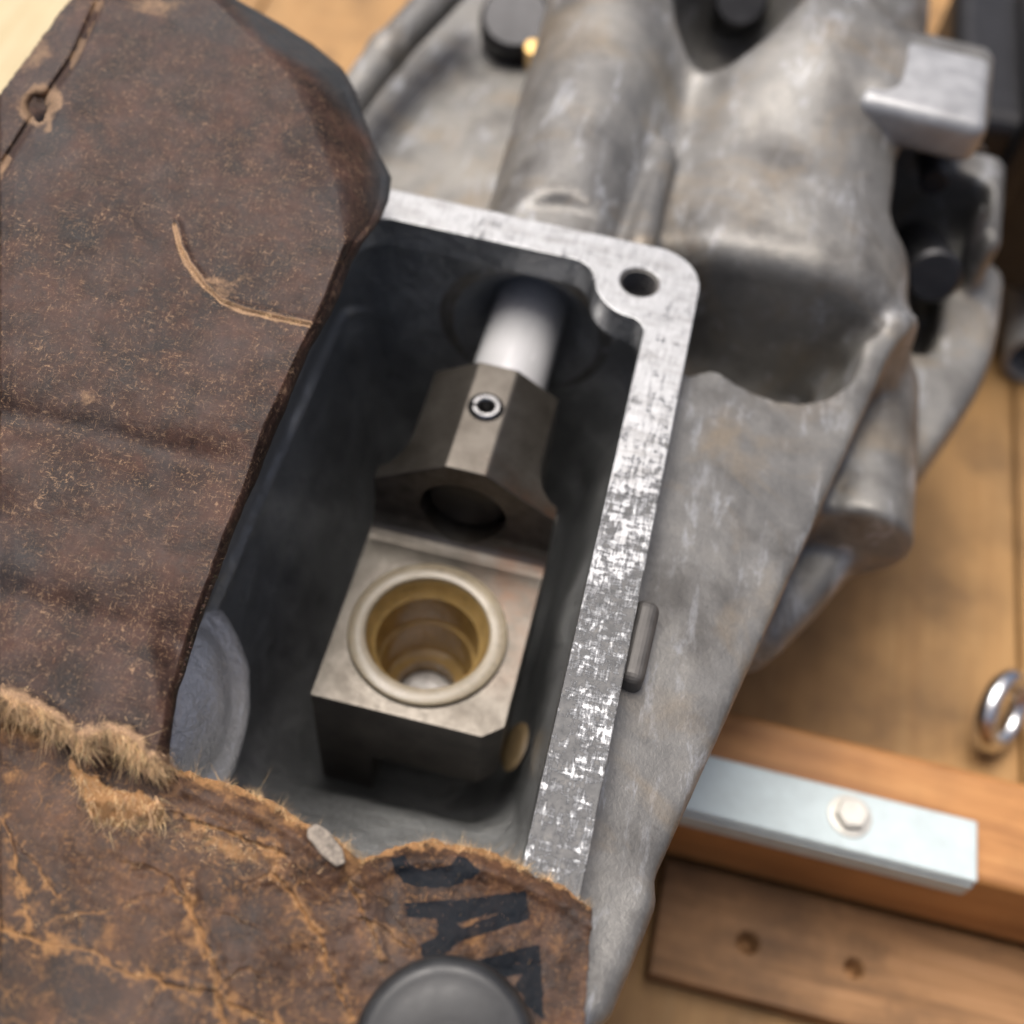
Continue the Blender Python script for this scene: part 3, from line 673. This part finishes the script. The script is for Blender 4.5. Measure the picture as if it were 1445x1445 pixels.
# the sheet rolls over its right edge and hangs down into the window
nt_ = 22; k = np.arange(1, nt_+1)[None, :]/nt_; an = .85+k*1.9; a9 = np.minimum(an, 1.571)
PXt = PX[:, -1:]+15*(np.sin(a9)-.751)/.249-22*np.maximum(an-1.571, 0)**1.3; PZt = PZ[:, -1:]-.42*(.66-np.cos(a9))-.75*np.maximum(an-1.571, 0); PYt = np.repeat(PY[:, -1:], nt_, 1)
PX, PY, PZ = np.hstack([PX, PXt]), np.hstack([PY, PYt]), np.hstack([PZ, PZt])
PX0 = PX[:, :-nt_]; keep = ~(((PX-98)*128-(PY-0)*(-100)+330*fbm(PX, PY, 40, 3)*3 < 0))
keep &= ((PX-54)/10)**2+((PY-152)/17)**2+1.3*fbm(PX, PY, 14, 3) > 1
eb = ip(YB, PX)-PY
wear = .95*sm(50, 12, eb+14*fbm(PX, PY, 18, 3))
d, s, tt = polydist(PX, PY, SCR); wear = np.maximum(wear, 1.2*np.exp(-(d/(4.2+3*fbm(PX, PY, 20, 2)))**2))
d, s, tt = polydist(PX, PY, FOLD); wear = np.maximum(wear, .5*np.exp(-((d-3)/4)**2)*(fbm(PX, PY, 30, 3) > 0))
hd = np.hypot((PX-58)/1.0, (PY-150)/1.25)+16*fbm(PX, PY, 24, 3); wear = np.maximum(wear, .95*np.exp(-((hd-19)/7)**2))
wear = np.maximum(wear, .34*sm(.12, .5, fbm(PX*.5, PY, 60, 3))*sm(-.1, .3, fbm(PX+300, PY, 200, 2)))
xr_ = ip(XRp, PY)
grey = sm(.0, 1, np.clip((PX-np.interp(PY, [0, 60, 100, 200, 300, 330], [300, 350, 420, 505, 505, 560]))/40, 0, 1))*sm(330, 270, PY)*.95  # bluish sky sheen of the rolled flap, painted in as grey
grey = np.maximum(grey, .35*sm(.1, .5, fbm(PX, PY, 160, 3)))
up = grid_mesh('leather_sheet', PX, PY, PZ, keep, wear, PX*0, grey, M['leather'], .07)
tag(up, 'dark brown worn leather sheet draped over the left side of the window', 'leather')
lx, ly = np.meshgrid(np.linspace(-70, 130, 12), np.linspace(60, 330, 14)); ln_ = grid_mesh('lining', lx, ly, z_up(lx, ly)-.62, (lx-98)*128+ly*100 > 2500, lx*0, lx*0, lx*0, M['leather'], .08, up)  # backing patch added under the sheet so its hole reads black
rt, nr = along(YB, 9000, (0, 0)); e = 0; off = np.abs(rng.normal(0, 16, 9000)); rt = np.stack([rt[:, 0], rt[:, 1]-off], 1)
m_ = (rt[:, 0] > -40) & (rt[:, 0] < 244); rt, nr = rt[m_], nr[m_]
fibres('torn_edge', rt, np.stack([rng.normal(.35, .5, len(rt)), np.ones(len(rt))], 1), .165, .0036, up, z_up, (-.1, .55), .5)
rt, nr = along(SCR, 900, (2.2, 2.2)); fibres('scratch_fluff', rt, rng.normal(0, 1, rt.shape), .06, .0032, up, z_up, (0, .6))
n = 2600; rt = np.stack([rng.uniform(-10, 540, n), rng.uniform(0, 1000, n)], 1); m_ = (rt[:, 0] < ip(XRp, rt[:, 1])-14) & (rt[:, 0]*128+rt[:, 1]*100 > 14500)
a = rng.normal(.5, .9, n); fibres('surface_nap', rt[m_], np.stack([np.cos(a), np.sin(a)], 1)[m_], .07, .0026, up, lambda x, y: z_up(x, y)+.006, (0, .16), .2, tone=(.26, .145, .075))
rt, nr = along([(500, 130), (527, 200), (554, 250), (538, 310), (497, 370), (470, 440), (434, 500), (398, 590), (340, 730), (290, 860), (254, 970), (243, 1060)], 1500, (.8, .8))
fibres('edge_fuzz', rt-np.stack([np.full(1500, 4.), np.zeros(1500)], 1), nr*[1, 1], .04, .0022, up, z_up, (-.1, .3), tone=(.14, .08, .05))

# ---- lower sheet
YT = [(-80, 1000), (0, 1005), (100, 1030), (200, 1062), (245, 1084), (290, 1097), (330, 1107), (380, 1130), (410, 1152), (440, 1168), (475, 1184), (512, 1213), (535, 1206), (560, 1194), (600, 1186), (640, 1190), (680, 1196), (720, 1213), (760, 1233), (800, 1252), (834, 1276), (850, 1286)]
CR = [([(0, 1310), (80, 1333), (120, 1335), (168, 1367), (225, 1385), (285, 1401)], 5, .9), ([(257, 1266), (275, 1300), (295, 1339), (305, 1387), (300, 1410), (318, 1450)], 4.5, .85),
      ([(385, 1238), (441, 1298), (455, 1340), (473, 1387), (498, 1440)], 3.2, .75), ([(492, 1238), (508, 1270), (518, 1298), (526, 1320), (534, 1347)], 3.4, .8),
      ([(510, 1298), (545, 1316), (580, 1340)], 2.6, .6), ([(8, 1158), (20, 1200), (28, 1238), (40, 1307)], 4, .8), ([(28, 1190), (50, 1230), (80, 1265)], 3, .6),
      ([(297, 1403), (341, 1427), (390, 1450)], 4, .85), ([(258, 1150), (295, 1166), (330, 1180), (372, 1199), (396, 1203)], 4, .85), ([(270, 1240), (262, 1266), (240, 1250), (180, 1280), (110, 1290)], 3, .55),
      ([(396, 1203), (380, 1238), (350, 1250)], 3, .5), ([(512, 1215), (496, 1240), (540, 1270), (590, 1330)], 3.5, .4), ([(225, 1385), (205, 1420), (185, 1450)], 3, .6), ([(120, 1335), (110, 1290), (40, 1307)], 2.6, .5),
      ([(305, 1387), (350, 1370), (375, 1385)], 2.5, .45), ([(435, 1380), (455, 1340), (420, 1320)], 2.2, .4), ([(180, 1215), (215, 1225), (262, 1266)], 2.5, .45), ([(275, 1300), (310, 1290), (345, 1300)], 2.2, .4)]
J1 = [(552, 1211), (571, 1208), (579, 1221), (598, 1228), (637, 1221), (647, 1208), (659, 1211), (678, 1230), (666, 1240), (637, 1252), (598, 1253), (569, 1245), (556, 1228)]
A2 = [(571, 1274), (655, 1269), (741, 1257), (748, 1296), (700, 1313), (650, 1328), (618, 1354), (596, 1352), (592, 1333), (618, 1320), (616, 1298), (575, 1293)]
A2h = [(642, 1303), (706, 1288), (655, 1309)]
A3 = [(656, 1359), (710, 1346), (760, 1332), (766, 1397), (768, 1440), (740, 1416), (738, 1402), (700, 1390), (668, 1374)]
A3h = [(707, 1381), (737, 1374), (727, 1392)]
def z_lo(x, y):
    z = np.interp(x, [-80, 150, 420, 600, 840], [.05, .16, .3, .32, .24])+np.interp(y, [1060, 1200, 1450], [.05, .0, -.12])
    z = z+.16*fbm(x, y, 130, 4)+.03*fbm(x, y, 28, 4)+.012*fbm(x, y, 9, 2)
    xw, yw = x+11*fbm(x, y, 26, 4), y+11*fbm(x+200, y+60, 26, 4)
    for pts, wd, a in CR:
        d, s, _ = polydist(xw, yw, pts); z = z-.045*a*np.exp(-(d/(wd*.45))**2)+.04*a*np.exp(-((d-wd*2.0)/(wd*2.2))**2)*(s < 0)
    e = y-ip(YT, x); z = z+.07*np.exp(-((e-26)/14)**2)-.08*np.exp(-(np.maximum(e, 0)/8)**2)
    z = z+.22*np.exp(-((x-455)/45)**2-((y-1222)/38)**2)-.16*np.exp(-((x-560)/30)**2-((y-1262)/50)**2)+.15*np.exp(-((x-680)/70)**2-((y-1225)/40)**2)
    z = .1+np.logaddexp(0, (z-.1)*18)/18
    return z-.05*np.exp(-((x-205)/22)**2-((y-1230)/8)**2)
nx, ny = 620, 240
S, T = np.meshgrid(np.linspace(0, 1, nx), np.linspace(0, 1, ny))
PX = -75+S*(835+75); YTv = ip(YT, PX)+11*fbm(PX, PX*0+9, 18, 4); PY = YTv+T*(1505-YTv)
PX = PX-S**8*np.clip((PY-1285)/160, 0, 1.4)*10+S**20*4*fbm(PY, PY*0+5, 15, 3)
PZ = z_lo(PX, PY)
wear = .6*sm(13, 2, PY-ip(YT, PX)+16*fbm(PX, PY, 14, 3)); e = PY-ip(YT, PX)
wear = np.maximum(wear, (.5+.7*fbm(PX, PY, 12, 3))*np.exp(-((PX-310)/62)**2-((PY-1195-(PX-310)*.25)/17)**2))
wear = np.maximum(wear, .42*sm(60, 15, e)*sm(540, 500, PX)*(.5+1.2*fbm(PX, PY, 25, 3)))
wear = np.maximum(wear, .2*sm(.0, .5, fbm(PX+70, PY+9, 70, 5)))
xw, yw = PX+11*fbm(PX, PY, 26, 4), PY+11*fbm(PX+200, PY+60, 26, 4)
for pts, wd, a in CR:
    d, s, _ = polydist(xw, yw, pts); g_ = np.clip(.85+1.1*fbm(PX+40*wd, PY, 26, 4), 0, 1); wear = np.maximum(wear, g_*a*np.exp(-(d/(wd*np.maximum(.5+.9*fbm(PX, PY, 12, 3), .2)))**2)); wear = np.maximum(wear, a*.62*np.exp(-(d/(wd*4.2))**2)*np.clip(.55+1.6*fbm(PX, PY, 8, 4), 0, 1.2))
# fine net of cracks, branching between the large creases
for sc_, th, a in ((60, .03, .5), (34, .035, .42), (19, .035, .36)):
    cr = np.abs(fbm(PX*1.0+50, PY+20, sc_, 3)); wear = np.maximum(wear, a*np.clip(1-cr/th, 0, 1)*sm(-.25, .25, fbm(PX, PY, 90, 2))*sm(600, 440, PX))
jx, jy = PX+2.2*fbm(PX, PY, 9, 3), PY+2.2*fbm(PX+77, PY, 9, 3)
ink = (inpoly(jx, jy, J1) | (inpoly(jx, jy, A2) & ~inpoly(jx, jy, A2h)) | (inpoly(jx, jy, A3) & ~inpoly(jx, jy, A3h))).astype(float)
lo = grid_mesh('leather_sheet', PX, PY, PZ, np.ones(PX.shape, bool), wear*(1-.7*ink), ink, PX*0+.25*sm(.05, .4, fbm(PX, PY, 110, 3)), M['leather2'], .07)
tag(lo, 'cracked brown leather piece printed with black letters, in front of the window', 'leather')
rt, nr = along(YT, 5200, (0, 0)); rt = rt+np.stack([rng.normal(0, 1, 5200), np.abs(rng.normal(0, 5, 5200))], 1)
m_ = (rt[:, 0] > 225) & (rt[:, 0] < 836) & (rng.random(5200) < .75+1.2*fbm(rt[:, 0], rt[:, 1], 20, 2))
fibres('torn_edge', rt[m_], (nr+rng.normal(0, .35, nr.shape))[m_], .10, .0026, lo, z_lo, (-.05, .6), .15, tone=(.6, .4, .2))
rt = np.stack([rng.normal(310, 48, 1300), np.zeros(1300)], 1); rt[:, 1] = 1192+(rt[:, 0]-310)*.28+rng.normal(0, 13, 1300)
fibres('raw_patch', rt, np.stack([rng.normal(.6, .5, 1300), rng.normal(.3, .7, 1300)], 1), .09, .0034, lo, z_lo, (0, .25), .3)
R_, D_ = [], []
for pts, wd, a in CR:
    q, nr = along(pts, int(130*a), (2.5, 2.5)); R_.append(q); D_.append(nr+rng.normal(0, .8, q.shape))
fibres('crease_fluff', np.concatenate(R_), np.concatenate(D_), .05, .0028, lo, z_lo, (0, .35), .1)
n = 2200; rt = np.stack([rng.uniform(0, 825, n), rng.uniform(1110, 1445, n)], 1); m_ = rt[:, 1] > ip(YT, rt[:, 0])+12
a = rng.normal(.5, 1.1, n); fibres('surface_nap', rt[m_], np.stack([np.cos(a), np.sin(a)], 1)[m_], .05, .0022, lo, lambda x, y: z_lo(x, y)+.005, (0, .18), .2, tone=(.32, .18, .09))
# curled raw flap hanging over the lower sheet
FLP = [(96, 1062), (118, 1088), (150, 1108), (190, 1118), (226, 1126), (234, 1138), (232, 1160), (224, 1174), (196, 1172), (172, 1184), (146, 1172), (126, 1150), (112, 1118), (98, 1085)]
PX, PY = np.meshgrid(np.arange(88, 244, 1.8), np.arange(1052, 1194, 1.8))
def z_fl(x, y): d, s, _ = polydist(x, y, FLP+FLP[:1]); return .42+.10*np.minimum(d, 22)/22-np.maximum(y-1130, 0)*.006+.05*fbm(x, y, 16, 3)
jx, jy = PX+7*fbm(PX, PY, 12, 3), PY+7*fbm(PX+31, PY, 12, 3); kp = inpoly(jx, jy, FLP)
fl_ = grid_mesh('torn_flap', PX, PY, z_fl(PX, PY), kp, PX*0+.9, PX*0, PX*0, M['leather2'], .06, lo)
n = 3600; rt = np.stack([rng.uniform(95, 236, n), rng.uniform(1058, 1186, n)], 1); rt = rt[inpoly(rt[:, 0], rt[:, 1], FLP)]
fibres('flap_fluff', rt, np.stack([rng.normal(.15, .45, len(rt)), np.ones(len(rt))], 1), .15, .0042, fl_, z_fl, (-.1, .5), .6)
# stone-grey flake caught on the lower edge
c = np.array(xyz(461, 1191, .62)); fk = fromnp('paint_flake', *prism([(-.31, -.05), (-.24, -.12), (.05, -.13), (.3, -.09), (.34, .02), (.2, .1), (-.1, .12), (-.28, .07)], -.035, .035), M['flake'], None, False)
fk.data.transform(Matrix.Translation(Vector(c)*CM) @ Matrix.Rotation(math.radians(-33), 4, 'Z') @ Matrix.Rotation(math.radians(18), 4, 'X')); bevel(fk, .02, 2)
tag(fk, 'small grey flake caught in the torn edge of the printed leather', 'flake')
# black rubber knob in front
kn = thing('rubber_knob', xyz(640, 1480, .3), 'smooth black rubber knob over the printed leather at the bottom edge', 'knob')
c = np.array(xyz(628, 1488, .3))
v, f = lathe([(.001, .42), (.4, .415), (.72, .39), (.86, .36), (.9, .365), (.98, .34), (1.05, .25), (1.08, .1), (1.05, -.05), (.95, -.15), (.001, -.2)], 72)
ko = fromnp('dome', v, f, M['rubber'], kn); ko.data.transform(Matrix.Translation(Vector(c)*CM) @ Matrix.Rotation(math.radians(14), 4, 'X'))
